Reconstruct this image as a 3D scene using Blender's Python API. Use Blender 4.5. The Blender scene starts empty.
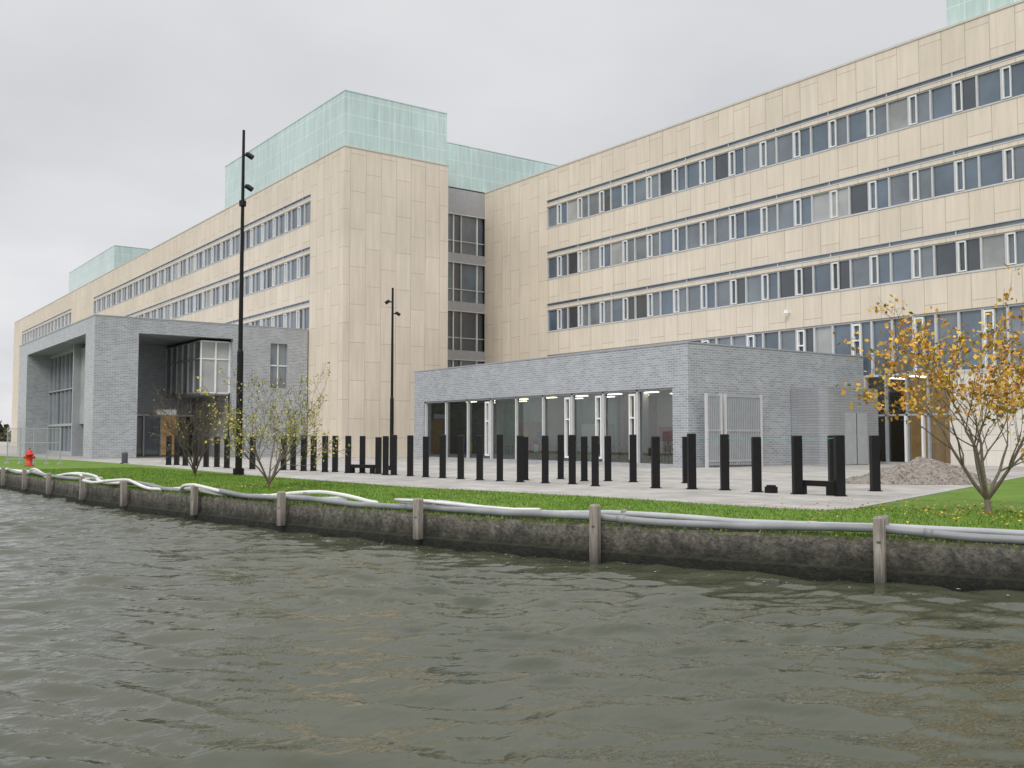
import bpy, math, random
import numpy as np
from mathutils import Vector, Matrix
from mathutils import noise as mn
from mathutils.geometry import tessellate_polygon
random.seed(7); np.random.seed(7)
scene=bpy.context.scene
FX,FY=-0.808,0.589
RX,RY=0.589,0.808
V=Vector
def P(a,d,z=0.0):
    """site survey frame (a: across, d: inland from boat) -> building-aligned world frame"""
    return Vector((RX*a+FX*d, RY*a+FY*d, z))
WATER=-0.55
# ---------------------------------------------------------------- node helpers
def new_mat(name):
    m=bpy.data.materials.new(name); m.use_nodes=True
    nt=m.node_tree; b=nt.nodes['Principled BSDF']
    return m,nt,b
def L(nt,a,b): nt.links.new(a,b)
def math_n(nt,op,a,b=None):
    n=nt.nodes.new('ShaderNodeMath'); n.operation=op
    for i,v in enumerate((a,b)):
        if v is None: continue
        if isinstance(v,(int,float)): n.inputs[i].default_value=v
        else: L(nt,v,n.inputs[i])
    return n.outputs[0]
def comb(nt,x,y,z):
    n=nt.nodes.new('ShaderNodeCombineXYZ')
    for i,v in enumerate((x,y,z)):
        if isinstance(v,(int,float)): n.inputs[i].default_value=v
        else: L(nt,v,n.inputs[i])
    return n.outputs[0]
def mixc(nt,f,a,b,mode='MIX'):
    n=nt.nodes.new('ShaderNodeMix'); n.data_type='RGBA'; n.blend_type=mode
    for s,v in ((n.inputs[0],f),(n.inputs[6],a),(n.inputs[7],b)):
        if isinstance(v,(int,float)): s.default_value=v
        elif isinstance(v,tuple): s.default_value=(v[0],v[1],v[2],1)
        else: L(nt,v,s)
    return n.outputs[2]
def noise(nt,vec,scale,detail=4,rough=.55):
    n=nt.nodes.new('ShaderNodeTexNoise'); n.inputs['Scale'].default_value=scale
    n.inputs['Detail'].default_value=detail; n.inputs['Roughness'].default_value=rough
    if vec is not None: L(nt,vec,n.inputs['Vector'])
    return n.outputs['Fac']
def ramp(nt,f,stops):
    n=nt.nodes.new('ShaderNodeValToRGB'); L(nt,f,n.inputs[0])
    e=n.color_ramp.elements
    while len(e)<len(stops): e.new(0.5)
    for i,(p,c) in enumerate(stops):
        e[i].position=p; e[i].color=(c,c,c,1) if isinstance(c,(int,float)) else (*c,1)
    return n.outputs[0]
def objc(nt):
    return nt.nodes.new('ShaderNodeTexCoord').outputs['Object']
def sep(nt,v):
    n=nt.nodes.new('ShaderNodeSeparateXYZ'); L(nt,v,n.inputs[0]); return n.outputs
def bump(nt,b,h,strength=.3,dist=.02):
    n=nt.nodes.new('ShaderNodeBump'); n.inputs['Strength'].default_value=strength
    n.inputs['Distance'].default_value=dist; L(nt,h,n.inputs['Height']); L(nt,n.outputs[0],b.inputs['Normal'])
def simple(name,col,rough=.6,var=.15,scale=3,metal=0,bmp=0):
    m,nt,b=new_mat(name)
    c=objc(nt); f=noise(nt,c,scale,5)
    lo=tuple(x*(1-var) for x in col); hi=tuple(min(1,x*(1+var)) for x in col)
    L(nt,ramp(nt,f,[(.3,lo),(.7,hi)]),b.inputs['Base Color'])
    b.inputs['Roughness'].default_value=rough; b.inputs['Metallic'].default_value=metal
    if bmp: bump(nt,b,noise(nt,c,scale*8,4),bmp,.02)
    return m
def brickmat(name,c1,c2,cm,w,h,mortar,swap=False,offset=.5,rough=.7,streak=.15,bmp=.0,horizontal=False,bias=0.,su=2.2,sz=.16,stain=0):
    m,nt,b=new_mat(name)
    c=objc(nt); s=sep(nt,c)
    if horizontal: vec=c
    else:
        u=math_n(nt,'ADD',s[0],s[1])
        if swap: vec=comb(nt,s[2],u,0)
        else: vec=comb(nt,u,s[2],0)
    br=nt.nodes.new('ShaderNodeTexBrick'); L(nt,vec,br.inputs['Vector'])
    br.offset=offset; br.offset_frequency=2
    br.inputs['Scale'].default_value=1; br.inputs['Brick Width'].default_value=w
    br.inputs['Row Height'].default_value=h; br.inputs['Mortar Size'].default_value=mortar
    br.inputs['Mortar Smooth'].default_value=.1; br.inputs['Bias'].default_value=bias
    for k,v in (('Color1',c1),('Color2',c2),('Mortar',cm)): br.inputs[k].default_value=(*v,1)
    col=br.outputs['Color']
    if horizontal: sv=c
    else: sv=comb(nt,math_n(nt,'MULTIPLY',math_n(nt,'ADD',s[0],s[1]),su),math_n(nt,'MULTIPLY',s[2],sz),0)
    f=noise(nt,sv,1.6,6,.65)
    col=mixc(nt,1.0,col,ramp(nt,f,[(.3,1-streak),(.7,1+streak*.4)]),'MULTIPLY')
    f2=noise(nt,c,.22,3)
    col=mixc(nt,1.0,col,ramp(nt,f2,[(.3,1-streak*.6),(.7,1.03)]),'MULTIPLY')
    if stain:
        f3=noise(nt,c,.55,5,.6)
        col=mixc(nt,1.0,col,ramp(nt,f3,[(.38,1-stain),(.55,1.0)]),'MULTIPLY')
    L(nt,col,b.inputs['Base Color']); b.inputs['Roughness'].default_value=rough
    if bmp: bump(nt,b,br.outputs['Fac'],-bmp,.02)
    return m
# ---------------------------------------------------------------- materials
stone=brickmat('travertine',(.77,.685,.57),(.725,.64,.525),(.48,.41,.33),2.7,1.24,.018,swap=True,streak=.12)
grey_brick=brickmat('grey_brick',(.39,.415,.44),(.28,.30,.33),(.52,.54,.56),.36,.11,.014,streak=.13,bmp=.25,rough=.27,su=.8,sz=.5)
mint=brickmat('mint_glass',(.60,.745,.72),(.565,.72,.69),(.75,.84,.82),1.25,1.22,.03,offset=0,rough=.18,streak=.18)
pave=brickmat('paving',(.50,.475,.44),(.44,.42,.39),(.28,.265,.25),1.2,.6,.012,horizontal=True,rough=.8,streak=.25,stain=.22)
white_panel=brickmat('cream_panel',(.72,.68,.62),(.68,.64,.58),(.46,.42,.37),1.2,.75,.015,offset=0,streak=.08)
metal_grey=simple('grey_metal',(.36,.38,.40),.45,.08)
alu=simple('light_aluminium',(.55,.56,.57),.45,.06)
dark_metal=simple('dark_frame',(.07,.075,.085),.5,.1)
white_paint=simple('white_paint',(.80,.81,.81),.5,.05)
coping=simple('coping_metal',(.60,.57,.51),.4,.06)
link_panel=simple('link_panel',(.38,.38,.39),.5,.08)
black_paint=simple('black_paint',(.006,.006,.007),.5,.3,6)
black_paint.node_tree.nodes['Principled BSDF'].inputs['Specular IOR Level'].default_value=.3
concrete_smooth=simple('concrete_panel',(.36,.365,.38),.7,.15,.7)
dark_in=simple('dark_interior',(.035,.037,.04),.8,.2)
def glassmat(name,col,rough=.06):
    m,nt,b=new_mat(name); c=objc(nt)
    f=noise(nt,c,.35,3)
    L(nt,ramp(nt,f,[(.35,tuple(x*.7 for x in col)),(.65,tuple(x*1.25 for x in col))]),b.inputs['Base Color'])
    b.inputs['Roughness'].default_value=rough; b.inputs['IOR'].default_value=1.95
    bump(nt,b,noise(nt,c,.9,2),.05,.05)
    return m
gl=[glassmat('pane_dark',(.045,.057,.07)),glassmat('pane_blue',(.10,.14,.185)),glassmat('pane_grey',(.16,.19,.22)),glassmat('pane_blind',(.34,.35,.35))]
def clear_glass():
    m=bpy.data.materials.new('clear_glass'); m.use_nodes=True; nt=m.node_tree; nt.nodes.clear()
    o=nt.nodes.new('ShaderNodeOutputMaterial'); mx=nt.nodes.new('ShaderNodeMixShader')
    t=nt.nodes.new('ShaderNodeBsdfTransparent'); t.inputs[0].default_value=(.78,.86,.83,1)
    g=nt.nodes.new('ShaderNodeBsdfGlossy'); g.inputs['Roughness'].default_value=.02; g.inputs[0].default_value=(.9,.95,1,1)
    lw=nt.nodes.new('ShaderNodeFresnel'); lw.inputs[0].default_value=2.1
    L(nt,lw.outputs[0],mx.inputs[0]); L(nt,t.outputs[0],mx.inputs[1]); L(nt,g.outputs[0],mx.inputs[2]); L(nt,mx.outputs[0],o.inputs[0])
    return m
clear=clear_glass()
glow_wood=simple('glowing_wood',(.55,.33,.14),.6,.3,1.2)
glow_wood.node_tree.nodes['Principled BSDF'].inputs['Emission Color'].default_value=(1,.6,.25,1)
glow_wood.node_tree.nodes['Principled BSDF'].inputs['Emission Strength'].default_value=.14  # faint warm emission on the wood stands in for interior lighting
lamp_fill_m=simple('ceiling_lamp_and_fill',(.9,.85,.7),.5,.02)
lamp_fill_m.node_tree.nodes['Principled BSDF'].inputs['Emission Color'].default_value=(1,.88,.68,1)
lamp_fill_m.node_tree.nodes['Principled BSDF'].inputs['Emission Strength'].default_value=3.0  # lobby ceiling lamps, and the strips added to brighten the pavilion
# ---------------------------------------------------------------- mesh builder
class MB:
    def __init__(s): s.v=[];s.f=[];s.m=[];s.mats=[]
    def mi(s,mat):
        if mat not in s.mats: s.mats.append(mat)
        return s.mats.index(mat)
    def face(s,pts,mat):
        n=len(s.v); s.v+= [tuple(p) for p in pts]; s.f.append(tuple(range(n,n+len(pts)))); s.m.append(s.mi(mat))
    def box(s,x0,x1,y0,y1,z0,z1,mat):
        n=len(s.v)
        if x0>x1:x0,x1=x1,x0
        if y0>y1:y0,y1=y1,y0
        s.v+=[(x,y,z) for z in (z0,z1) for y in (y0,y1) for x in (x0,x1)]
        k=s.mi(mat)
        for q in ((0,2,3,1),(4,5,7,6),(0,1,5,4),(2,6,7,3),(0,4,6,2),(1,3,7,5)):
            s.f.append(tuple(n+i for i in q)); s.m.append(k)
    def obox(s,c,ux,hx,hy,z0,z1,mat,taper=1.0):
        ux=Vector((ux[0],ux[1])).normalized(); uy=Vector((-ux.y,ux.x)); n=len(s.v)
        for z,t in ((z0,1),(z1,taper)):
            for sy in (-1,1):
                for sx in (-1,1):
                    p=Vector((c[0],c[1]))+ux*hx*sx*t+uy*hy*sy*t; s.v.append((p.x,p.y,z))
        k=s.mi(mat)
        for q in ((0,2,3,1),(4,5,7,6),(0,1,5,4),(2,6,7,3),(0,4,6,2),(1,3,7,5)):
            s.f.append(tuple(n+i for i in q)); s.m.append(k)
    def tube(s,pts,rads,mat,sides=8,cap=True):
        k=s.mi(mat); rings=[]
        pts=[Vector(p) for p in pts]
        ref=Vector((0,0,1))
        for i,p in enumerate(pts):
            d=(pts[min(i+1,len(pts)-1)]-pts[max(i-1,0)]).normalized()
            r0=Vector((1,0,0)) if abs(d.dot(ref))>.95 else ref
            a=d.cross(r0).normalized(); b=d.cross(a)
            n=len(s.v)
            for j in range(sides):
                an=2*math.pi*j/sides; s.v.append(tuple(p+(a*math.cos(an)+b*math.sin(an))*rads[i]))
            rings.append(n)
        for i in range(len(rings)-1):
            for j in range(sides):
                s.f.append((rings[i]+j,rings[i]+(j+1)%sides,rings[i+1]+(j+1)%sides,rings[i+1]+j)); s.m.append(k)
        if cap:
            s.f.append(tuple(rings[-1]+j for j in range(sides))); s.m.append(k)
            s.f.append(tuple(rings[0]+j for j in reversed(range(sides)))); s.m.append(k)
    def obj(s,name,parent=None,smooth=False):
        me=bpy.data.meshes.new(name); me.from_pydata(s.v,[],s.f)
        for m in s.mats: me.materials.append(m)
        me.polygons.foreach_set('material_index',s.m)
        if smooth: me.polygons.foreach_set('use_smooth',[True]*len(s.f))
        me.update(); o=bpy.data.objects.new(name,me); scene.collection.objects.link(o)
        if parent: o.parent=parent
        return o
def empty(name):
    o=bpy.data.objects.new(name,None); scene.collection.objects.link(o); return o
# ================================================================ OFFICE BUILDING
SILLS=[9.5,13.55,17.55]; HEAD=1.68; S0=1.90; S1=2.22; TOP=22.0; D=.45
office=empty('office_building')
def window_band(win,x0,x1,Y,sill,head,module=1.22,seed=0):
    rnd=random.Random(seed)
    gy=Y+.16; n=int(round((x1-x0)/module)); w=(x1-x0)/n
    win.box(x0,x1,gy-.10,gy+.02,sill,sill+.06,alu)
    win.box(x0,x1,gy-.10,gy+.02,head-.06,head,alu)
    for i in range(n):
        a=x0+i*w; b=a+w
        t=rnd.uniform(-.012,.012); t2=rnd.uniform(-.006,.006)
        mat=rnd.choices(gl,[.16,.48,.30,.06])[0]
        win.face([(a,gy+t,sill+.05),(b,gy-t,sill+.05),(b,gy-t+t2,head-.05),(a,gy+t+t2,head-.05)],mat)
        win.box(a-.05,a+.05,gy-.12,gy+.03,sill+.06,head-.06,alu)
        if i%2==1:
            p,q=a+.06,a+.46
            for (u0,u1,v0,v1) in ((p,p+.05,sill+.08,head-.08),(q-.05,q,sill+.08,head-.08),(p+.05,q-.05,sill+.08,sill+.14),(p+.05,q-.05,head-.14,head-.08)):
                win.box(u0,u1,gy-.14,gy-.02,v0,v1,white_paint)
wall=MB(); win=MB()
Y=46.2
def wing(X0,bands,X1,Y,ground):
    xs=[X0]
    for (a,b) in bands: xs+=[a,b]
    xs.append(X1)
    for i in range(0,len(xs),2):
        if xs[i+1]-xs[i]>.05: wall.box(xs[i],xs[i+1],Y,Y+D,0,TOP,stone)
    for k,(a,b) in enumerate(bands):
        zprev=7.7 if ground else 0
        for j,s in enumerate(SILLS):
            wall.box(a,b,Y,Y+D,zprev,s,stone)
            wall.box(a,b,Y+.01,Y+D,s+HEAD,s+S0,stone)
            window_band(win,a,b,Y,s,s+HEAD,seed=k*10+j+int(abs(Y)))
            win.box(a,b,Y-.03,Y+.12,s-.05,s-.002,alu)
            win.face([(a,Y+.10,s+S0),(b,Y+.10,s+S0),(b,Y+.10,s+S1),(a,Y+.10,s+S1)],gl[2])
            win.box(a,b,Y-.01,Y+.09,s+S1-.06,s+S1-.002,alu)
            win.box(a,b,Y-.01,Y+.09,s+S0+.002,s+S0+.06,alu)
            x=a+3.66
            while x<b: win.box(x-.03,x+.03,Y+.03,Y+.09,s+S0+.06,s+S1-.06,alu); x+=3.66
            zprev=s+S1
        wall.box(a,b,Y,Y+D,zprev,TOP,stone)
wing(-67.3,[(-58.8,34.0)],36.0,46.2,True)
GZ0,GZ1=4.7,7.7
win.box(-58.8,34,Y+.08,Y+.3,GZ0-.1,GZ0+.02,alu); win.box(-58.8,34,Y+.08,Y+.3,GZ1-.1,GZ1-.003,alu)
rnd=random.Random(3); x=-58.8; i=0
while x<34:
    w=1.22; gm=rnd.choices(gl,[.25,.45,.25,.05])[0]; t=rnd.uniform(-.012,.012)
    win.face([(x,Y+.22+t,GZ0),(x+w,Y+.22-t,GZ0),(x+w,Y+.22-t,GZ1),(x,Y+.22+t,GZ1)],gm)
    win.box(x-.06,x+.06,Y+.08,Y+.26,GZ0+.02,GZ1-.1,alu)
    if i%3==1:
        for (u0,u1,v0,v1) in ((x+.07,x+.15,GZ0+.1,GZ1-.15),(x+.5,x+.58,GZ0+.1,GZ1-.15),(x+.15,x+.5,GZ0+.1,GZ0+.2),(x+.15,x+.5,GZ1-.25,GZ1-.15),(x+.15,x+.5,GZ0+1.9,GZ0+1.98)):
            win.box(u0,u1,Y+.04,Y+.20,v0,v1,white_paint)
    x+=w; i+=1
wall.box(-58.8,-31.2,Y,Y+D,0,GZ0-.1,stone)
wall.box(-26.4,34,Y,Y+D,0,GZ0-.1,white_panel)
win.box(-26.4,34,Y-.03,Y+.07,GZ0-.1,GZ0-.02,coping)
xx=-31.2
for i in range(4):
    win.face([(xx,Y+.28,0.1),(xx+1.2,Y+.28,.1),(xx+1.2,Y+.28,GZ0-.1),(xx,Y+.28,GZ0-.1)],clear)
    win.box(xx-.05,xx+.05,Y+.1,Y+.32,0.1,GZ0-.1,metal_grey); xx+=1.2
win.box(-31.2,-26.4,Y+.1,Y+.32,2.5,2.6,metal_grey); win.box(-31.2,-26.4,Y+.05,Y+.4,0,.1,metal_grey)
for (u0,u1) in ((-28.9,-28.8),(-27.95,-27.85)): win.box(u0,u1,Y+.02,Y+.24,.1,2.5,white_paint)
inn=MB()
inn.box(-31.2,-26.4,Y+4,Y+4.2,0,GZ0,glow_wood); inn.box(-31.2,-26.4,Y+.5,Y+4,.01,.03,concrete_smooth)
inn.box(-31.2,-26.4,Y+.5,Y+4,GZ0-.05,GZ0,white_paint)
for k in range(3): inn.box(-30.8+1.5*k,-30.5+1.5*k,Y+1.2,Y+3,GZ0-.12,GZ0-.06,lamp_fill_m)
inn.box(-29.6,-28.2,Y+2.2,Y+2.8,.03,1.1,glow_wood)
core=MB()
core.box(-67.3,36,Y+4.3,Y+16,0,TOP-.2,link_panel)
core.box(-67.2,36,Y+D,Y+4.3,GZ0+3.1,TOP-.2,dark_in)
core.box(-67.2,-31.25,Y+D,Y+4.3,0,GZ0+3.1,dark_in)
core.box(-26.35,36,Y+D,Y+4.3,0,GZ0+3.1,dark_in)
core.box(-31.25,-26.35,Y+D,Y+4.3,GZ0+.1,GZ0+3.1,dark_in)
win.box(-67.3,36,Y-.04,Y+.5,TOP+.002,TOP+.12,coping)
YL=30.5
wing(-194,[(-186,-148),(-135,-67.6)],-62.0,YL,False)
wall.box(-62.0-D,-62.0,YL+D,39.2,0,TOP,stone)
wall.box(-67.3,-62.0-D,39.2-D,39.2,0,TOP,stone)
wall.box(-194,-194+D,YL+D,46,0,TOP,stone)
core.box(-193.5,-62.46,YL+D,38.7,0,TOP-.2,dark_in)
core.box(-193.5,-67.75,38.7,60,0,TOP-.2,dark_in)
win.box(-194.04,-61.96,YL-.04,YL+.5,TOP+.002,TOP+.10,coping)
win.box(-62.5,-61.96,YL+.5,39.24,TOP+.002,TOP+.10,coping)
LX=-67.3
for k in range(5):
    s=4.55+4.03*(k-0)-4.03; h=s+3.2
    s=max(s,.3)
    zt=TOP if k==4 else s+4.03 if k else 4.55
    if k==4: h=min(h,20.0)
    wall.box(LX-.4,LX,39.2,46.2,h,zt,link_panel)
    win.box(LX,LX+.06,39.2,46.2,h+.0,h+.09,alu)
    yy=39.2; j=0
    while yy<46.1:
        w=[1.6,.75,1.6,.75][j%4]; w=min(w,46.2-yy)
        win.face([(LX-.22,yy,s),(LX-.22,yy+w,s),(LX-.22,yy+w,h),(LX-.22,yy,h)],gl[(j*k+j)%3])
        fm=white_paint if w<1 else alu
        win.box(LX-.3,LX-.08,yy-.045,yy+.045,s,h,fm); yy+=w; j+=1
    win.box(LX-.3,LX-.1,39.2,46.2,s+1.0,s+1.07,alu)
wall.box(LX-.4,LX,39.2,46.2,0,.3,link_panel)
mintb=MB()
def mintbox(x0,x1,y0,y1,h=3.65):
    mintb.box(x0,x1,y0,y1,TOP+.13,TOP+h,mint)
    mintb.box(x0-.03,x1+.03,y0-.03,y1+.03,TOP+h,TOP+h+.06,mint)
mintbox(-86.3,-62.06,YL+.05,39.1,4.05)
mintbox(-94,-67.35,39.1,62,3.75)
mintbox(-152.5,-127,YL+.5,38,3.4)
mintbox(-26.2,36,Y+.3,Y+9,4)
wall.obj('stone_walls',office); win.obj('windows',office); core.obj('floors_core',office); mintb.obj('mint_glass_roof_volumes',office); inn.obj('lobby_interior',office)
sm=MB(); sm.tube([(-36,Y-.02,8.6),(-36,Y-.35,8.6)],[.05,.05],white_paint); sm.tube([(-36,Y-.35,8.55),(-36,Y-.35,8.75)],[.14,.10],white_paint)
sm.obj('facade_camera',office)
# ================================================================ ENTRANCE BLOCK (left)
ent=empty('entrance_block'); e=MB()
ex0,ex1,ey0,ey1,eh=-94.9,-67.6,15.4,30.4,9.4
e.box(ex0,ex1,ey0,ey1,8.4,eh,grey_brick)
e.box(ex0-.03,ex1+.03,ey0-.03,ey1,eh,eh+.07,metal_grey)
e.box(-70.1,ex1,ey0,18.2,0,8.4,grey_brick)
e.box(-76.0,-70.1,17.9,18.2,0,8.4,grey_brick)
e.box(ex0,-91.1,ey0,ey1,0,8.4,grey_brick)
e.box(ex1-.5,ex1,24.7,27.5,0,8.4,grey_brick)
e.box(ex1-.5,ex1,27.5,28.8,0,5.0,grey_brick)
e.box(ex1-.5,ex1,28.8,ey1,0,8.4,grey_brick)
e.box(ex1-.46,ex1,27.5,28.8,8.25,8.4,metal_grey)
e.face([(ex1-.2,27.5,5),(ex1-.2,28.8,5),(ex1-.2,28.8,8.25),(ex1-.2,27.5,8.25)],gl[2])
e.box(ex1-.25,ex1-.12,28.1,28.16,5,8.25,white_paint); e.box(ex1-.25,ex1-.12,27.5,28.8,6.6,6.68,white_paint)
e.box(-91.1,-70.1,17.5,17.9,0,8.4,concrete_smooth)
e.box(-78.3,-70.1,16.9,17.5,2.4,8.1,concrete_smooth)
e.box(-78.6,-78.3,16.4,17.5,0,8.4,metal_grey)
for k in range(8):
    a=-91.1+1.56*k
    for (z0,z1,mm) in ((.3,2.3,gl[k%3]),(2.5,5.2,gl[(k+1)%3]),(5.3,8.1,gl[(k*2+2)%3])):
        e.face([(a,17.3,z0),(a+1.56,17.3,z0),(a+1.56,17.3,z1),(a,17.3,z1)],mm)
    e.box(a-.04,a+.04,17.15,17.36,.3,8.1,metal_grey)
for (z0,z1) in ((0,.3),(2.3,2.5),(5.2,5.3),(8.1,8.397)): e.box(-91.1,-78.6,17.1,17.4,z0,z1,metal_grey)
for k in range(6):
    a=-78.3+1.36*k; e.face([(a,17.3,.3),(a+1.36,17.3,.3),(a+1.36,17.3,2.35),(a,17.3,2.35)],gl[k%3]); e.box(a-.04,a+.04,17.2,17.36,.1,2.4,metal_grey)
e.box(-76.3,-76.0,18.2,28,0,8.4,grey_brick)
e.box(-76.0,-68.2,22.62,24.7,4.4,4.55,metal_grey)
ow=MB()
ow.face([(-68.2,22.6,4.55),(-68.2,24.7,4.55),(-68.2,24.7,8.2),(-68.2,22.6,8.2)],gl[3])
for k in range(6):
    a=-76+1.3*k; ow.face([(a,22.6,4.55),(a+1.3,22.6,4.55),(a+1.3,22.6,8.2),(a,22.6,8.2)],gl[[1,2,3,2,3,2][k]])
    ow.box(a-.05,a+.05,22.5,22.6,4.55,8.2,alu)
for yy in (22.6,23.65,24.66): ow.box(-68.2,-68.1,yy-.05,yy+.05,4.55,8.2,white_paint)
for zz in (4.5,6.9,8.15): ow.box(-68.2,-68.12,22.65,24.6,zz,zz+.08,white_paint); ow.box(-76,-68.2,22.5,22.59,zz,zz+.08,metal_grey)
for k in range(5):
    a=18.4+1.25*k; m=[glow_wood,gl[0],gl[1],glow_wood,gl[0]][k]  # glowing wood panels stand in for warm light at the back
    ow.face([(-75.9,a,.05),(-75.9,a+1.2,.05),(-75.9,a+1.2,3.0),(-75.9,a,3.0)],m); ow.box(-75.9,-75.75,a-.05,a+.05,0,3.0,white_paint)
ow.box(-75.9,-75.7,18.3,24.7,3.0,3.15,white_paint)
ow.box(-76,-68.4,24.6,24.7,0,4.4,concrete_smooth)
ow.box(-73.5,-71.5,20.6,22.0,3.0,3.4,white_paint)
e.obj('brick_walls',ent); ow.obj('glazing',ent)
# ================================================================ GLASS PAVILION (right)
pav=empty('glass_pavilion'); p=MB(); pg=MB(); pi=MB()
px0,px1,py0,py1,ph=-55.8,-31.2,32.7,46.17,5.7
p.box(px0,px1,py0,py0+.5,3.7,ph,grey_brick)
p.box(px0,-54.6,py0,py0+.5,0,3.7,grey_brick)
p.box(-32.2,px1,py0,py0+.5,0,3.7,grey_brick)
p.box(px1-.4,px1,py0+.5,py1,0,ph,grey_brick)
p.box(px0,px0+.4,py0+.5,py1,0,ph,grey_brick)
p.box(px0+.4,px1-.4,py0+.5,py1,5.2,5.5,metal_grey)
p.box(px0-.03,px1+.03,py0-.03,py0+.5,ph,ph+.06,metal_grey); p.box(px1-.4,px1+.03,py0+.5,py1,ph,ph+.06,metal_grey)
p.box(px0+.4,px1-.4,py0+.5,py1,3.75,3.9,white_paint)
p.box(-54.6,-32.2,py0+.02,py0+.5,0,.14,metal_grey)
nb=9; bw=22.4/nb
for i in range(nb+1):
    a=-54.6+bw*i; a=min(max(a,-54.55),-32.25)
    pg.box(a-.05,a+.05,py0+.1,py0+.32,.14,3.7,alu)
for i in range(nb):
    a=-54.6+bw*i
    pg.face([(a,py0+.25,.14),(a+bw,py0+.25,.14),(a+bw,py0+.25,3.7),(a,py0+.25,3.7)],clear)
    if i in (2,5,6,7):
        q=a+bw-.55
        for (u0,u1,v0,v1) in ((q,q+.07,.3,3.5),(q+.38,q+.45,.3,3.5),(q+.07,q+.38,.3,.4),(q+.07,q+.38,3.4,3.5),(q+.07,q+.38,2.3,2.37)):
            pg.box(u0,u1,py0+.06,py0+.22,v0,v1,white_paint)
pg.box(-54.6,-32.2,py0+.1,py0+.32,3.6,3.7,metal_grey)
yellow=simple('yellow_fabric',(.62,.42,.06),.7); red=simple('red_paint',(.55,.03,.02),.45); blue=simple('blue_fabric',(.05,.12,.35),.7)
wood=simple('oak',(.42,.29,.16),.6)
beige=simple('plaster',(.68,.67,.60),.8,.1,.6)
greenw=simple('pale_green_wall',(.42,.55,.46),.8,.35,.5)
pi.box(px0+.4,px1-.4,py0+.5,py1,.02,.1,simple('floor_vinyl',(.45,.44,.41),.5))
pi.box(px0+.4,-43,39.0,39.2,.1,3.75,greenw); pi.box(-43,px1-.4,39.6,39.8,.1,3.75,beige)
pi.box(-47,-46.8,36.5,39.0,.1,3.75,beige); pi.box(-40.5,-40.2,37,39.6,.1,3.75,wood); pi.box(-50.5,-50.1,35.5,35.9,.1,3.75,white_paint); pi.box(-37.5,-37.1,35.5,35.9,.1,3.75,white_paint)
rr=random.Random(5)
for k in range(9):
    c=-53.5+2.5*k; y=rr.uniform(34.8,37.5)
    pi.box(c-.7,c+.7,y-.4,y+.4,.80,.85,wood)
    for (dx,dy) in ((-.6,-.3),(.6,-.3),(-.6,.3),(.6,.3)): pi.box(c+dx-.03,c+dx+.03,y+dy-.03,y+dy+.03,.1,.8,metal_grey)
    for dx in (-.35,.35):
        m=[yellow,red,blue,white_paint][rr.randrange(4)]
        pi.box(c+dx-.2,c+dx+.2,y-1.0,y-.6,.50,.55,m); pi.box(c+dx-.2,c+dx+.2,y-1.05,y-1.0,.5,.98,m)
        for sx in(-.17,.17): pi.box(c+dx+sx-.015,c+dx+sx+.015,y-.95,y-.92,.1,.5,metal_grey)
for k in range(8):
    c=-54+2.8*k
    pi.box(c,c+1.0,35.6,35.8,3.70,3.735,lamp_fill_m); pi.box(c,c+1.0,37.6,37.8,3.70,3.735,lamp_fill_m)  # glowing ceiling strips added to brighten the pavilion interior
pi.box(-52,-49,38.4,38.95,.1,2.4,wood); pi.box(-45.5,-43.2,38.4,38.95,.1,2.2,white_paint); pi.box(-38,-34,39.4,39.57,1.0,2.8,yellow)
for k in range(7): pi.box(-51.9+.42*k,-51.6+.42*k,38.3,38.39,.4+.5*(k%3),.75+.5*(k%3),[red,blue,yellow,white_paint][k%4])
pi.box(-34.6,-33.7,34.2,34.5,1.2,1.9,red); pi.box(-34.2,-34.1,34.3,34.4,.1,1.2,metal_grey)
p.obj('brick_walls',pav); pg.obj('glazing',pav); pi.obj('interior',pav)
g=MB()
for (a,b) in ((33.35,34.3),(34.6,37.1)):
    x=-30.7
    g.box(x-.06,x+.06,a-.06,a+.06,0,3.4,alu); g.box(x-.06,x+.06,b-.06,b+.06,0,3.4,alu)
    for z in (.3,1.7,3.3): g.box(x-.05,x+.05,a+.06,b-.06,z-.05,z+.05,metal_grey)
    y=a+.14
    while y<b-.08: g.box(x-.02,x+.04,y,y+.06,.1,3.25,metal_grey); y+=.125
g.obj('slatted_gate')
k=MB(); kx0,kx1,ky0,ky1,kh=-31.17,-29.2,40.0,44.4,3.85
kiosk_m=brickmat('kiosk_cladding',(.33,.345,.36),(.285,.30,.32),(.20,.21,.23),.8,.13,.014,streak=.1,rough=.4,su=.8,sz=.5)
pts=[(kx0,ky0)]
r=.45
for j in range(7):
    an=-math.pi/2+math.pi/2*j/6; pts.append((kx1-r+r*math.cos(an),ky0+r+r*math.sin(an)))
pts+=[(kx1,ky1),(kx0,ky1)]
for j in range(len(pts)):
    a=pts[j]; b=pts[(j+1)%len(pts)]; k.face([(a[0],a[1],0),(b[0],b[1],0),(b[0],b[1],kh),(a[0],a[1],kh)],kiosk_m)
k.face([(a[0],a[1],kh) for a in pts],metal_grey)
k.box(kx1,kx1+.03,41.6,43.4,.05,2.6,metal_grey); k.box(kx1+.03,kx1+.05,42.48,42.52,.05,2.6,dark_metal)
k.obj('service_kiosk')
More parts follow.
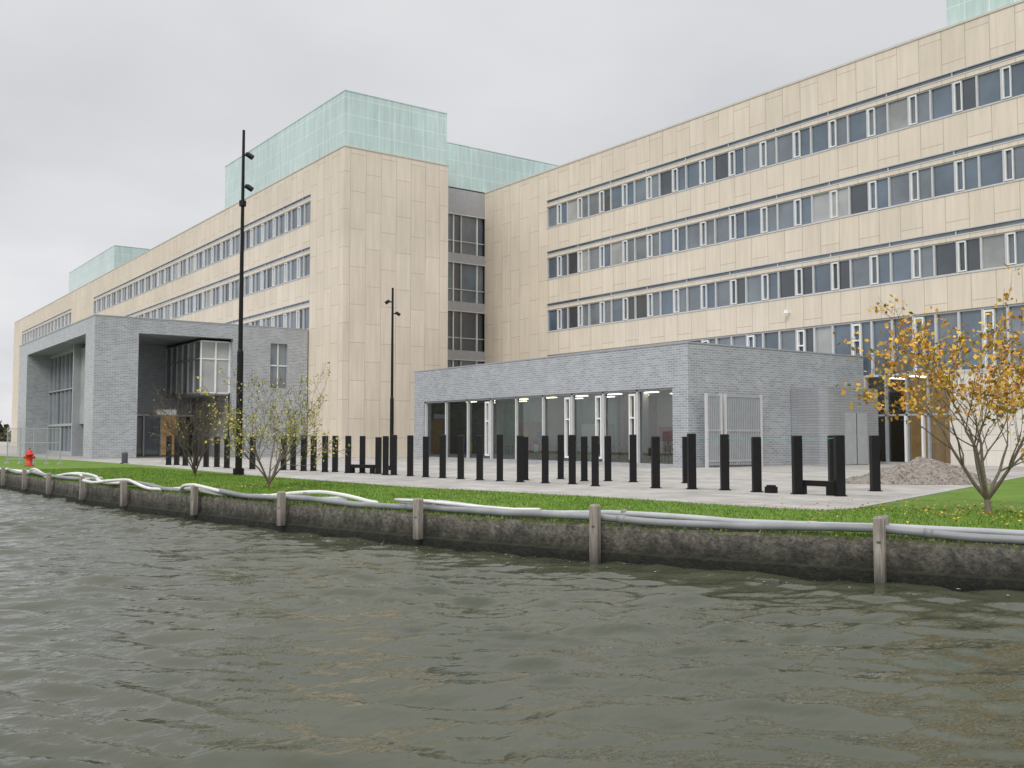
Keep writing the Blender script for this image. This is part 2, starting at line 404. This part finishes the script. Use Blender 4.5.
# ================================================================ GROUND
quay=[(-420,545),(-120,164),(-60,88.5),(-38,60.8),(-28,48.1),(-19.8,37.8),(-11.7,27.6),(-7.2,22.7),(-4.24,19.7),(-2.0,17.75),(-.54,16.55),(1.37,15.2),(2.9,14.2),(4.9,13.0),(6.5,12.0),(10,10.1),(16,7.2),(30,1.5),(80,-15),(400,-110)]
def catmull(pts,step=.25):
    out=[]
    for i in range(len(pts)-1):
        p0=Vector(pts[max(i-1,0)]);p1=Vector(pts[i]);p2=Vector(pts[i+1]);p3=Vector(pts[min(i+2,len(pts)-1)])
        l=(p2-p1).length
        if l>20: out.append(p1); continue
        n=max(1,int(l/step))
        for j in range(n):
            t=j/n
            out.append(.5*((2*p1)+(p2-p0)*t+(2*p0-5*p1+4*p2-p3)*t*t+(3*p1-p0-3*p2+p3)*t**3))
    out.append(Vector(pts[-1])); return out
QL=catmull(quay)
def normals(pl):
    ns=[]
    for i in range(len(pl)):
        d=(pl[min(i+1,len(pl)-1)]-pl[max(i-1,0)]).normalized(); ns.append(Vector((-d.y,d.x)))
    return ns
QN=normals(QL)
def poly(name,pts,z,mat):
    v=[Vector((*P(a,d,z),)) for a,d in pts]
    tr=tessellate_polygon([v]); me=bpy.data.meshes.new(name)
    fs=[]
    for t in tr:
        a,b,c=(v[i] for i in t)
        fs.append(t if (b-a).cross(c-a).z>0 else (t[0],t[2],t[1]))
    me.from_pydata([tuple(x) for x in v],[],fs); me.materials.append(mat); me.update()
    o=bpy.data.objects.new(name,me); scene.collection.objects.link(o); return o
def grassmat():
    m,nt,b=new_mat('lawn_grass'); c=objc(nt)
    f=noise(nt,c,.9,6,.6); f2=noise(nt,c,22,3,.7)
    col=ramp(nt,f,[(.3,(.105,.19,.03)),(.55,(.15,.25,.040)),(.75,(.185,.27,.055))])
    col=mixc(nt,1.0,col,ramp(nt,f2,[(.3,.6),(.7,1.15)]),'MULTIPLY')
    L(nt,col,b.inputs['Base Color']); b.inputs['Roughness'].default_value=.9; b.inputs['Specular IOR Level'].default_value=.2
    bump(nt,b,f2,.5,.03); return m
grass=grassmat()
inland=[(q+n*.28) for q,n in zip(QL,QN)]
land=[tuple(x) for x in inland]+[(3000,-300),(3000,3500),(-2500,3500)]
poly('lawn_ground',land,0,grass)
edge=[(-420,556),(-122,178),(-60,100),(-27,60),(-17,47),(-9.6,35.6),(-3.1,27.2),(2.0,22.4),(5.0,18.9),(5.8,18.3),(6.5,18.7),(12.1,26.3),(17,33),(26,45),(70,20),(120,80),(-40,260),(-380,600)]
poly('plaza_pavement',edge,.006,pave)
kb=MB(); kerb_m=simple('kerb_concrete',(.40,.39,.37),.8,.15)
for a,b in zip(edge[2:13],edge[3:14]):
    A=P(*a);B=P(*b); d=(B-A); mid=(A+B)/2; kb.obox(mid,(d.x,d.y),d.length/2,.07,0,.022,kerb_m)
kb.obj('plaza_edging')
def quaymat():
    m,nt,b=new_mat('quay_concrete'); c=objc(nt); s=sep(nt,c)
    f=noise(nt,c,2.2,8,.7); z=s[2]
    zz=math_n(nt,'ADD',z,math_n(nt,'MULTIPLY',math_n(nt,'SUBTRACT',f,.5),.42))
    mr=nt.nodes.new('ShaderNodeMapRange'); L(nt,zz,mr.inputs[0]); mr.inputs[1].default_value=-.55; mr.inputs[2].default_value=.02
    col=ramp(nt,mr.outputs[0],[(0,(.012,.013,.008)),(.32,(.03,.032,.018)),(.52,(.095,.09,.07)),(.85,(.22,.205,.175)),(1,(.13,.14,.065))])
    sv=comb(nt,math_n(nt,'MULTIPLY',math_n(nt,'ADD',s[0],math_n(nt,'MULTIPLY',s[1],-.6)),3),s[2],0)
    col=mixc(nt,1,col,ramp(nt,noise(nt,sv,2.0,6,.7),[(.3,.35),(.65,1.2)]),'MULTIPLY')
    col=mixc(nt,1,col,ramp(nt,noise(nt,c,14,5,.7),[(.35,.5),(.6,1.15)]),'MULTIPLY')
    L(nt,col,b.inputs['Base Color']); b.inputs['Roughness'].default_value=.8
    bump(nt,b,noise(nt,c,9,8,.7),1.0,.08); return m
qm=quaymat()
qv=[];qf=[]
prof=[(-.10,-1.3),(-.10,-.40),(-.02,-.37),(0,-.30),(0,-.04),(.03,.02),(.30,.03),(.30,-.2)]
r2=random.Random(2)
for i,(q,n) in enumerate(zip(QL,QN)):
    jit=r2.uniform(-.02,.02)
    for (o_,z_) in prof:
        w=P(*(q+n*(o_+jit*(1 if z_<.0 else .6))),z_+(r2.uniform(-.02,.01) if z_>-.1 else 0)); qv.append(tuple(w))
np_=len(prof)
for i in range(len(QL)-1):
    for j in range(np_-1): qf.append((i*np_+j,(i+1)*np_+j,(i+1)*np_+j+1,i*np_+j+1))
me=bpy.data.meshes.new('quay_wall'); me.from_pydata(qv,[],qf); me.materials.append(qm); me.update()
scene.collection.objects.link(bpy.data.objects.new('quay_wall',me))
idx=[i for i,q in enumerate(QL) if -22<q.x<12]
def in_poly(x,y,pg_):
    c=False; j=len(pg_)-1
    for i in range(len(pg_)):
        xi,yi=pg_[i];xj,yj=pg_[j]
        if (yi>y)!=(yj>y) and x<(xj-xi)*(y-yi)/(yj-yi)+xi: c=not c
        j=i
    return c
gm_=[simple('blade_a',(.115,.21,.03),.8,.3,2),simple('blade_b',(.17,.275,.045),.8,.3,2),simple('blade_dry',(.27,.25,.10),.8,.2,2)]
for g_ in gm_: g_.node_tree.nodes['Principled BSDF'].inputs['Specular IOR Level'].default_value=.15
gb=MB(); rg=random.Random(11)
for _ in range(90000):
    i=rg.choice(idx); o_=rg.uniform(.1,6.5) if rg.random()<.85 else rg.uniform(.10,.5)
    q=QL[i]+QN[i]*o_+Vector((rg.uniform(-.2,.2),rg.uniform(-.2,.2)))
    if in_poly(q.x,q.y,edge): continue
    if q.x>16: continue
    h=rg.uniform(.03,.055)*(1.5 if o_<.5 else 1); w=P(q.x,q.y,0 if o_>.3 else .02); an=rg.uniform(0,6.28); wd=.007+.005*rg.random()
    dx,dy=math.cos(an)*wd,math.sin(an)*wd; lx,ly=rg.uniform(-.03,.03),rg.uniform(-.03,.03)
    gb.face([(w.x-dx,w.y-dy,w.z),(w.x+dx,w.y+dy,w.z),(w.x+lx,w.y+ly,h)],gm_[0 if rg.random()<.5 else 1 if rg.random()<.95 else 2])
gb.obj('grass')
# ---------------------------------------------------------------- water
def watermat():
    m,nt,b=new_mat('canal_water'); c=objc(nt)
    f=noise(nt,c,.5,3)
    L(nt,ramp(nt,f,[(.3,(.050,.056,.034)),(.7,(.066,.070,.044))]),b.inputs['Base Color'])
    b.inputs['Roughness'].default_value=.02; b.inputs['IOR'].default_value=1.345
    mp=nt.nodes.new('ShaderNodeMapping'); L(nt,c,mp.inputs[0]); mp.inputs['Rotation'].default_value=(0,0,math.radians(36)); mp.inputs['Scale'].default_value=(2.0,.9,1)
    h=noise(nt,mp.outputs[0],5.5,2,.45)
    bump(nt,b,h,.5,.022); return m
wm=watermat()
a0,a1,d0,d1=-36.0,13.0,1.5,46.0; st=.06
A,Dg=np.meshgrid(np.arange(a0,a1+st/2,st),np.arange(d0,d1+st/2,st))
H=np.zeros_like(A); rs=np.random.RandomState(21)
Aw=A+.20*np.sin(Dg*.9+1)+.16*np.sin(A*.55+Dg*1.1)
Dw=Dg+.16*np.sin(A*.62+2)+.12*np.sin(A*1.3+Dg*.5)+.05*np.sin(A*2.7+Dg*2.1)
for i in range(80):
    lam=.20*(1.15/.20)**rs.rand(); th=math.radians(84)+rs.randn()*.36
    kx,ky=math.cos(th)*2*math.pi/lam,math.sin(th)*2*math.pi/lam
    amp=.031*lam/(2*math.pi)
    ph=kx*Aw+ky*Dw+rs.rand()*6.28
    H+=amp*(np.sin(ph)+.28*np.cos(2*ph))
mod=.9+.3*np.sin(A*.31+Dg*.33+1)*np.sin(Dg*.43-A*.18)+.15*np.sin(A*.9+.7*Dg)
H*=mod
H=H+4*H*np.abs(H)
H+=.007*np.sin(.4*A+2.6*Dg)+.006*np.sin(-.7*A+1.9*Dg+1)
fade=np.clip(np.minimum.reduce([A-a0,a1-A,Dg-d0,d1-Dg])/2,0,1); H*=fade
nr,nc=A.shape
X=RX*A+FX*Dg; Yw=RY*A+FY*Dg
vs=np.stack([X,Yw,WATER+H],-1).reshape(-1,3)
ii=np.arange(nr*nc).reshape(nr,nc)
fs=np.stack([ii[:-1,:-1],ii[:-1,1:],ii[1:,1:],ii[1:,:-1]],-1).reshape(-1,4)
ov=[];of=[]
def oq(x0,x1,y0,y1):
    n=len(vs)+len(ov)
    for (a,d) in ((x0,y0),(x1,y0),(x1,y1),(x0,y1)): ov.append(tuple(P(a,d,WATER)))
    of.append((n,n+1,n+2,n+3))
B=3000
a1r,d1r=A.max(),Dg.max()
oq(-B,B,-B,d0);oq(-B,B,d1r,B);oq(-B,a0,d0,d1r);oq(a1r,B,d0,d1r)
allv=np.concatenate([vs,np.array(ov)]); allf=np.concatenate([fs,np.array(of)])
me=bpy.data.meshes.new('water'); me.vertices.add(len(allv)); me.vertices.foreach_set('co',allv.ravel())
me.loops.add(allf.size); me.loops.foreach_set('vertex_index',allf.ravel().astype(np.int32))
me.polygons.add(len(allf)); me.polygons.foreach_set('loop_start',np.arange(0,allf.size,4,dtype=np.int32))
me.update(calc_edges=True); me.polygons.foreach_set('use_smooth',[True]*len(allf)); me.materials.append(wm); me.validate()
scene.collection.objects.link(bpy.data.objects.new('water',me))
fd=MB(); rf=random.Random(77); foam=simple('foam',(.55,.55,.50),.8,.1); bits=simple('floating_bits',(.10,.08,.04),.7,.3)
for _ in range(420):
    i=rf.choice(idx); o_=-.2-abs(rf.gauss(0,.45)); q=QL[i]+QN[i]*o_; s_=rf.uniform(.012,.035); an=rf.uniform(0,6.28)
    w=P(q.x,q.y,WATER+.03); u=V((math.cos(an),math.sin(an),0))*s_; v=V((-math.sin(an),math.cos(an),0))*s_*.6
    fd.face([w-u,w+v,w+u,w-v],foam if rf.random()<.5 else bits)
fd.obj('floating_debris')
m=MB(); m.obox(P(3.35,12.9),(.9,.4),.16,.05,WATER-.02,WATER+.05,simple('wet_timber',(.10,.09,.08),.5)); m.obj('floating_plank')
# ---------------------------------------------------------------- quay pipes
stk=[(4.9,13.05,.34),(1.38,15.15,.33),(-1.67,17.35,.30),(-4.6,19.9,.30),(-7.25,22.65,.30),(-10.0,25.7,.28),(-12.2,28.2,.28),(-14.5,31.1,.27),(-16.7,33.9,.28),(-18.9,36.7,.28),(-23,42,.28),(9.5,10.3,.3)]
pipe_g=simple('grey_pvc',(.24,.25,.26),.45,.25,1.5); pipe_w=simple('white_hose',(.66,.66,.64),.5,.12,2); pipe_l=simple('pale_pvc',(.38,.39,.40),.45,.2,1.5)
def pipe(name,lo,hi,off,r,mat,wig,seed,z=.10,zw=.02):
    rr=random.Random(seed); ph=[rr.uniform(0,6.28) for _ in range(4)]; pts=[]; s=0
    for i,(q,n) in enumerate(zip(QL,QN)):
        if lo<q.x<hi:
            if pts: s+=.25
            dm=min(math.hypot(q.x-a,q.y-d) for a,d,_ in stk)
            sag=-min(dm,2)*zw*1.3
            o_=off+wig*(math.sin(s*.9+ph[0])*.5+math.sin(s*.37+ph[1])*.5+math.sin(s*2.1+ph[2])*.2)
            pts.append(P(*(q+n*o_),max(z+zw*2+sag+zw*math.sin(s*1.3+ph[3]),r+.03 if o_>0 else -.2)))
    m=MB(); m.tube(pts,[r]*len(pts),mat,10)
    for i in range(12,len(pts)-2,17): m.tube([pts[i],pts[i].lerp(pts[i+1],.5)],[r*1.16,r*1.16],mat,10)
    return m.obj(name,None,True)
pipe('drain_pipe',-7.5,14,.08,.056,pipe_g,.05,1,.09,.02)
pipe('drain_pipe',-2.2,14,.25,.05,pipe_l,.08,2,.13,.025)
pipe('drain_pipe',-30,-3.2,.13,.055,pipe_g,.14,3,.10,.03)
pipe('water_hose',-27,-3,.38,.045,pipe_w,.5,4,.09,.045)
pipe('water_hose',-21,-6.5,.10,.04,pipe_w,.45,5,.10,.06)
pipe('water_hose',-2.2,.3,.20,.03,pipe_w,.16,6,.18,.02)
m=MB(); m.tube([P(-5.6,21.4,.06),P(-5.0,21.1,.08),P(-4.4,20.7,.07),P(-3.9,20.8,.06),P(-3.6,21.3,.05)],[.04]*5,pipe_w,8); m.obj('water_hose',None,True)
# ---------------------------------------------------------------- mooring stakes
def woodmat():
    m,nt,b=new_mat('weathered_wood'); c=objc(nt); s=sep(nt,c)
    v=comb(nt,math_n(nt,'MULTIPLY',s[0],18),math_n(nt,'MULTIPLY',s[1],18),math_n(nt,'MULTIPLY',s[2],1.5))
    f=noise(nt,v,1.5,6,.7)
    col=ramp(nt,f,[(.3,(.15,.125,.10)),(.55,(.32,.29,.25)),(.75,(.46,.43,.38))])
    mr=nt.nodes.new('ShaderNodeMapRange'); L(nt,s[2],mr.inputs[0]); mr.inputs[1].default_value=-.55; mr.inputs[2].default_value=-.1; mr.inputs[3].default_value=.25
    col=mixc(nt,1,col,mr.outputs[0],'MULTIPLY')
    L(nt,col,b.inputs['Base Color']); b.inputs['Roughness'].default_value=.85; bump(nt,b,f,.6,.01); return m
ww=woodmat()
def stake(a,d,h,w=.085,low=-1.1,behind=0.0):
    q=min(range(len(QL)),key=lambda i:(QL[i]-Vector((a,d))).length)
    n=QN[q]; pos=P(*(QL[q]-n*(.17-behind))); dd=QL[q+1]-QL[q]; dw=P(dd.x,dd.y)
    m=MB(); h+=random.uniform(-.03,.02)
    m.obox(pos,(dw.x+random.uniform(-.02,.02),dw.y),w*.8,w*.7,low,h-.03,ww); m.obox(pos,(dw.x,dw.y),w*.8,w*.7,h-.03,h,ww,.75)
    m.obox((pos.x,pos.y),(dw.x,dw.y),w*.3,w*.73,h-.35,h-.32,dark_metal)
    return m.obj('mooring_stake')
for (a,d,h) in stk: stake(a,d,h,low=(-1.1 if a>0 else -.42))
for (a,d,h) in ((1.62,15.15,.27),(5.05,13.1,.33),(-1.42,17.3,.27),(-4.3,19.8,.24)):
    stake(a,d,h,.05,0,.42)
# ---------------------------------------------------------------- black posts
posts=[(-17.1,48.7),(-16.7,48.7),(-15.9,47.6),(-15.2,47),(-14.2,45.4),(-13.7,45.4),(-12.8,43.9),(-12.0,43),(-11.2,42.2),(-9.6,41.1),(-9.2,41.1),(-8.5,39.9),(-8.1,39.9),(-7.4,38.7),(-7.0,38.7),(-6.3,37.6),(-5.75,37.6),(-5.0,36.6),(-4.6,35.6),(-4.3,35.6),(-3.6,34.6),(-2.97,33.7),(-2.33,32.9),(-1.68,32.1),(-1.03,31.3),(-.38,30.6),(.25,29.9),(.42,31.3),(.99,29.2),(1.6,32.1),(1.76,28.6),(2.26,30.6),(2.33,27.4),(3.0,30.6),(3.7,29.9),(3.86,26.3),(5.2,29.2),(4.74,25.8),(5.5,25.3),(6.1,24.4),(6.85,23.5),(8.3,25.3),(7.6,22.7),(9.2,24.8)]
rp=random.Random(8)
for (a,d) in posts:
    m=MB(); c=P(a,d); an=rp.uniform(-.06,.06)+.93; u=(math.cos(an),math.sin(an)); h=1.42+rp.uniform(-.04,.05); w=.102
    m.obox(c,u,w,w,.03,h-.02,black_paint); m.obox(c,u,w,w,h-.02,h,black_paint,.9); m.obox(c,u,w+.03,w+.03,.0,.03,black_paint)
    m.obj('steel_bollard')
m=MB(); rope=simple('green_rope',(.10,.42,.30),.6,.1)
rp_=[P(a,d,1.36) for a,d in ((4.74,25.8),(5.5,25.3),(6.1,24.4),(6.85,23.5),(7.6,22.7))]
for a,b in zip(rp_,rp_[1:]): m.tube([a,a.lerp(b,.5)-V((0,0,.05)),b],[.006]*3,rope,5)
m.obj('marker_rope')
def lowbench(a,d,b,e_,h=.34):
    A=P(a,d);Bq=P(b,e_); m=MB(); dv=Bq-A; c=(A+Bq)/2
    m.obox(c,(dv.x,dv.y),dv.length/2,.08,h-.13,h,black_paint)
    for s_ in (-.85,.85): 
        q=c+dv*.5*s_; m.obox(q,(dv.x,dv.y),.07,.07,0,h-.13,black_paint)
    m.obj('low_steel_beam')
lowbench(6.95,23.6,7.5,22.9); lowbench(-6.2,37.6,-5.2,36.9)
m=MB(); c=P(6.35,24.0); m.obox(c,(1,0),.12,.10,0,.16,black_paint); m.obox(c,(1,0),.09,.07,.16,.2,black_paint); m.obj('ground_floodlight')
# ---------------------------------------------------------------- lamp masts
m=MB(); c=P(-9.95,35.6)
m.tube([c,c+V((0,0,4.5)),c+V((0,0,4.6)),c+V((0,0,12.75))],[.125,.115,.085,.05],black_paint,12)
m.tube([c,c+V((0,0,.25))],[.2,.2],black_paint,12)
def spot(m,c,z,dirv,r=.10,l=.30):
    d=Vector(dirv).normalized(); o=c+V((d.x*.22,d.y*.22,z)); m.tube([c+V((0,0,z)),o],[.03,.03],black_paint,6)
    ax=(d+V((0,0,-.7))).normalized(); m.tube([o-ax*l*.5,o-ax*l*.2,o+ax*l*.5],[r*.5,r,r],black_paint,10)
rv=(RX,RY,0)
spot(m,c,11.8,rv); spot(m,c,10.6,rv); m.tube([c+V((0,0,9.9)),c+V((0,0,10.1))],[.13,.13],black_paint,10)
m.obj('lamp_mast',None,False)
m=MB(); c=P(-5.05,41)
m.tube([c,c+V((0,0,3)),c+V((0,0,3.05)),c+V((0,0,7.7))],[.085,.08,.06,.045],black_paint,10)
spot(m,c,7.1,(-RX,-RY,0),.07,.22); spot(m,c,6.6,rv,.07,.22); m.tube([c,c+V((0,0,.2))],[.15,.15],black_paint,12)
m.obj('lamp_mast')
# ---------------------------------------------------------------- trees
bark=simple('bark',(.11,.085,.065),.9,.3,12,bmp=.5); bark2=simple('bark_light',(.17,.14,.11),.9,.3,12,bmp=.5)
def leafmat(n,c):
    return simple(n,c,.6,.3,4)
lf_or=[leafmat('leaf_orange',(.62,.30,.03)),leafmat('leaf_yellow',(.66,.42,.05)),leafmat('leaf_brown',(.36,.16,.03)),leafmat('leaf_olive',(.27,.25,.05))]
lf_gr=[leafmat('leaf_lime',(.32,.35,.06)),leafmat('leaf_gold',(.52,.42,.06)),leafmat('leaf_green',(.16,.21,.05))]
def tree(name,a,d,H,stems,open_,leaves,lmats,lsize,seed,barkm,ratio=.72,trunk=0.,tr=.05,levels=4,keep=.6,flat=.05,fine=.004):
    rr=random.Random(seed); base=P(a,d,0); mb=MB(); tips=[]
    def rv3(s): return Vector((rr.gauss(0,s),rr.gauss(0,s),rr.gauss(0,s)))
    def grow(p,dr,ln,rad,lev):
        pts=[p];rads=[rad];cur=p.copy();dd=dr.copy(); seg=4
        for i in range(seg):
            dd=(dd+rv3(.10)+V((0,0,flat))).normalized(); cur=cur+dd*ln/seg; pts.append(cur.copy()); rads.append(rad*(1-.5*(i+1)/seg))
        mb.tube(pts,rads,barkm,6 if lev<2 else 4,False)
        if lev>=2:
            for q in pts[1:]: tips.append((q,lev))
        if lev>=levels: return
        nch=3 if lev<2 else rr.choice((2,3,3))
        for k in range(nch+ (1 if lev==0 else 0)):
            t=rr.uniform(.35,1.0) if k else 1.0
            i=min(seg,max(1,int(round(t*seg)))); 
            side=rv3(1); side=(side-dd*side.dot(dd)).normalized()
            nd=(dd*(.8)+side*rr.uniform(.45,.85)*(1 if k else .4)+V((0,0,flat))).normalized()
            grow(pts[i],nd,ln*ratio*rr.uniform(.75,1.1),max(rads[i]*.62,fine),lev+1)
    p0=base
    if trunk>0:
        top=base+V((rr.uniform(-.03,.03),rr.uniform(-.03,.03),trunk)); mb.tube([base-V((0,0,.1)),base+V((0,0,.05)),top],[tr*1.7,tr*1.15,tr],barkm,10,False); p0=top
    for s_ in range(stems):
        an=6.283*s_/stems+rr.uniform(-.4,.4); o=rr.uniform(.6,1.1)*open_
        dr=V((math.cos(an)*o,math.sin(an)*o,1)).normalized()
        grow(p0,dr,(H-trunk)*.40*rr.uniform(.85,1.1),tr*.75,0)
    par=empty(name); mb.obj('trunk_and_branches',par,True)
    lb=MB()
    good=[t for t in tips if rr.random()<keep] or tips
    for _ in range(leaves):
        q,lev=rr.choice(good); q=q+rv3(.06); s_=lsize*rr.uniform(.6,1.25)
        u=rv3(1).normalized(); v=u.cross(rv3(1)).normalized()
        lb.face([q-u*s_*.5,q+v*s_*.36,q+u*s_*.5,q-v*s_*.36],rr.choices(lmats,[4,4,1.5,1][:len(lmats)])[0])
    if leaves: lb.obj('leaves',par)
    return par
tree('autumn_tree',8.5,17.5,4.1,6,.85,3300,lf_or,.095,21,bark2,.74,.25,.05,keep=.65)
tree('autumn_tree',-6.7,26.9,3.3,7,.85,1700,lf_gr,.08,5,bark2,.72,.1,.035,keep=.5,fine=.005)
tree('autumn_tree',-11.2,34.6,3.0,7,.8,260,lf_gr,.055,9,bark,.76,.1,.04,fine=.006)
fl=MB()
for _ in range(800):
    a=8.5+rf.gauss(0,1.8); d=17.4+rf.gauss(0,1.6)
    if rf.random()<.15: a=-6.7+rf.gauss(0,1.1); d=26.4+rf.gauss(0,1.0)
    if in_poly(a,d,edge) and rf.random()<.6: continue
    w=P(a,d,.045+rf.uniform(0,.03)); s_=rf.uniform(.02,.038); an=rf.uniform(0,6.28); u=V((math.cos(an)*s_,math.sin(an)*s_,rf.uniform(-.012,.012))); v=V((-math.sin(an)*s_*.6,math.cos(an)*s_*.6,rf.uniform(-.012,.012)))
    j=min(idx,key=lambda i:(QL[i]-Vector((a,d))).length)
    if (Vector((a,d))-QL[j]).dot(QN[j])<.6: continue
    fl.face([w-u,w+v,w+u,w-v],lf_or[rf.choice((0,1,2,2,3,3))])
fl.obj('fallen_leaves')
# ---------------------------------------------------------------- gravel heap
gv=MB(); gmats=[simple('gravel_a',(.25,.22,.19),.95,.3,9,bmp=.6),simple('gravel_b',(.17,.15,.13),.95,.3,9)]
C=(12.2,29.4); nR,nA=16,48; vs_=[]
def hgt(x,y):
    r=math.hypot(x/2.3,y/1.3); h=.66*max(0,1-r)**.8+.2*math.exp(-((x-1.1)**2+(y)**2)/.3)*max(0,1-r)
    return h*(1+.6*mn.noise(V((x*1.5,y*1.5,3))))+.06*mn.noise(V((x*5,y*5,0)))*(1 if r<.95 else 0)
for i in range(nR+1):
    for j in range(nA):
        an=6.283*j/nA; r=i/nR; x=2.3*r*math.cos(an);y=1.3*r*math.sin(an); vs_.append(P(C[0]+x,C[1]+y,max(hgt(x,y),0)+.009))
for i in range(nR):
    for j in range(nA): gv.face([vs_[i*nA+j],vs_[(i+1)*nA+j],vs_[(i+1)*nA+(j+1)%nA],vs_[i*nA+(j+1)%nA]],gmats[0])
for _ in range(2200):
    an=rf.uniform(0,6.28); r=rf.random()**.5*1.08; x=2.3*r*math.cos(an);y=1.3*r*math.sin(an); s_=rf.uniform(.01,.028)
    q=P(C[0]+x,C[1]+y,max(hgt(x,y),0)+s_*.3); gv.obox(q,(math.cos(an*7),math.sin(an*7)),s_,s_*.8,q.z-s_*.4,q.z+s_*.6,gmats[rf.randrange(2)],.6)
gv.obj('gravel_heap')
# ---------------------------------------------------------------- hydrant, bollard, fence
m=MB(); c=P(-23.2,47)
m.tube([c,c+V((0,0,.06)),c+V((0,0,.07)),c+V((0,0,.5)),c+V((0,0,.52)),c+V((0,0,.58)),c+V((0,0,.6)),c+V((0,0,.72)),c+V((0,0,.8))],[.22,.22,.14,.14,.19,.19,.15,.12,.04],red,14)
m.tube([c+V((-.26*RX,-.26*RY,.42)),c+V((.26*RX,.26*RY,.42))],[.07,.07],red,10); m.tube([c+V((0,0,.8)),c+V((0,0,.87))],[.035,.035],dark_metal,8); m.obj('fire_hydrant',None,True)
m=MB(); c=P(-20.4,51.5); m.tube([c,c+V((0,0,.55)),c+V((0,0,.62))],[.16,.16,.1],dark_metal,12); m.tube([c,c+V((0,0,.05))],[.22,.22],dark_metal,12); m.obj('mooring_bollard')
m=MB(); A_=P(-26.6,51.5);B_=P(-23.2,50.2)
for k_ in range(5): 
    q=A_.lerp(B_,k_/4); m.tube([q,q+V((0,0,1.9))],[.025,.025],metal_grey,6); m.obox(q,(1,0),.2,.1,0,.08,kerb_m)
for z in (.25,1.1,1.85): m.tube([A_+V((0,0,z)),B_+V((0,0,z))],[.018,.018],metal_grey,6)
for k_ in range(60):
    q=A_.lerp(B_,k_/59); m.tube([q+V((0,0,.25)),q+V((0,0,1.85))],[.005,.005],metal_grey,4)
m.obj('construction_fence')
tb=MB(); tfm=[leafmat('far_foliage',(.08,.09,.05)),leafmat('far_foliage_b',(.14,.12,.06))]
for k_ in range(7000):
    t=rf.random(); a=-420+t*260; d=420-t*60+rf.uniform(-8,8); h=7+3*math.sin(t*40)+2*math.sin(t*97)
    z=rf.uniform(0,h); s_=rf.uniform(.5,1.3); u=V((rf.gauss(0,1),rf.gauss(0,1),rf.gauss(0,1))).normalized()*s_; v=u.cross(V((rf.gauss(0,1),rf.gauss(0,1),1))).normalized()*s_
    q=P(a,d,z); tb.face([q-u,q+v,q+u,q-v],tfm[k_%2])
tb.obj('distant_tree_belt')
# ================================================================ WORLD / LIGHT / CAMERA
w=bpy.data.worlds.new('World'); scene.world=w; w.use_nodes=True; nt=w.node_tree; nt.nodes.clear()
out=nt.nodes.new('ShaderNodeOutputWorld'); bg=nt.nodes.new('ShaderNodeBackground'); bg.inputs[1].default_value=.1
sky=nt.nodes.new('ShaderNodeTexSky'); sky.sky_type='NISHITA'; sky.sun_disc=False
SUN=Vector((.45,-.75,.75)).normalized()
sky.sun_elevation=math.asin(SUN.z); sky.sun_rotation=math.atan2(SUN.x,SUN.y)
tc=nt.nodes.new('ShaderNodeTexCoord'); s=sep(nt,tc.outputs['Generated'])
zc=math_n(nt,'MAXIMUM',s[2],.0); den=math_n(nt,'ADD',zc,.18)
cv=comb(nt,math_n(nt,'DIVIDE',s[0],den),math_n(nt,'DIVIDE',s[1],den),0)
f=noise(nt,cv,.75,5,.5)
cl=ramp(nt,f,[(.32,(5.8,5.95,6.25)),(.52,(7.0,7.05,7.25)),(.70,(8.1,8.1,8.2))])
mr=nt.nodes.new('ShaderNodeMapRange'); L(nt,s[2],mr.inputs[0]); mr.inputs[1].default_value=.42; mr.inputs[2].default_value=1; mr.inputs[3].default_value=1.0; mr.inputs[4].default_value=2.7
mr2=nt.nodes.new('ShaderNodeMapRange'); L(nt,s[2],mr2.inputs[0]); mr2.inputs[1].default_value=0; mr2.inputs[2].default_value=.25; mr2.inputs[3].default_value=1.16; mr2.inputs[4].default_value=1.0
cl=mixc(nt,1,cl,mr.outputs[0],'MULTIPLY'); cl=mixc(nt,1,cl,mr2.outputs[0],'MULTIPLY')
col=mixc(nt,.94,sky.outputs[0],cl); L(nt,col,bg.inputs[0]); L(nt,bg.outputs[0],out.inputs[0])
sd=bpy.data.lights.new('sun','SUN'); sd.energy=1.5; sd.angle=math.radians(25); sd.color=(1,.96,.9)
so=bpy.data.objects.new('sun',sd); scene.collection.objects.link(so); so.rotation_euler=(-SUN).to_track_quat('-Z','Y').to_euler()
cam=bpy.data.cameras.new('camera'); co=bpy.data.objects.new('camera',cam); scene.collection.objects.link(co)
cam.lens=34.28; cam.sensor_width=36; cam.clip_end=8000; cam.clip_start=.1
co.location=(0,0,1.35)
pitch=math.atan(54/975); F=Vector((FX*math.cos(pitch),FY*math.cos(pitch),math.sin(pitch)))
co.rotation_euler=F.to_track_quat('-Z','Y').to_euler()
scene.camera=co
scene.view_settings.view_transform='Standard'; scene.view_settings.look='None'; scene.view_settings.exposure=0
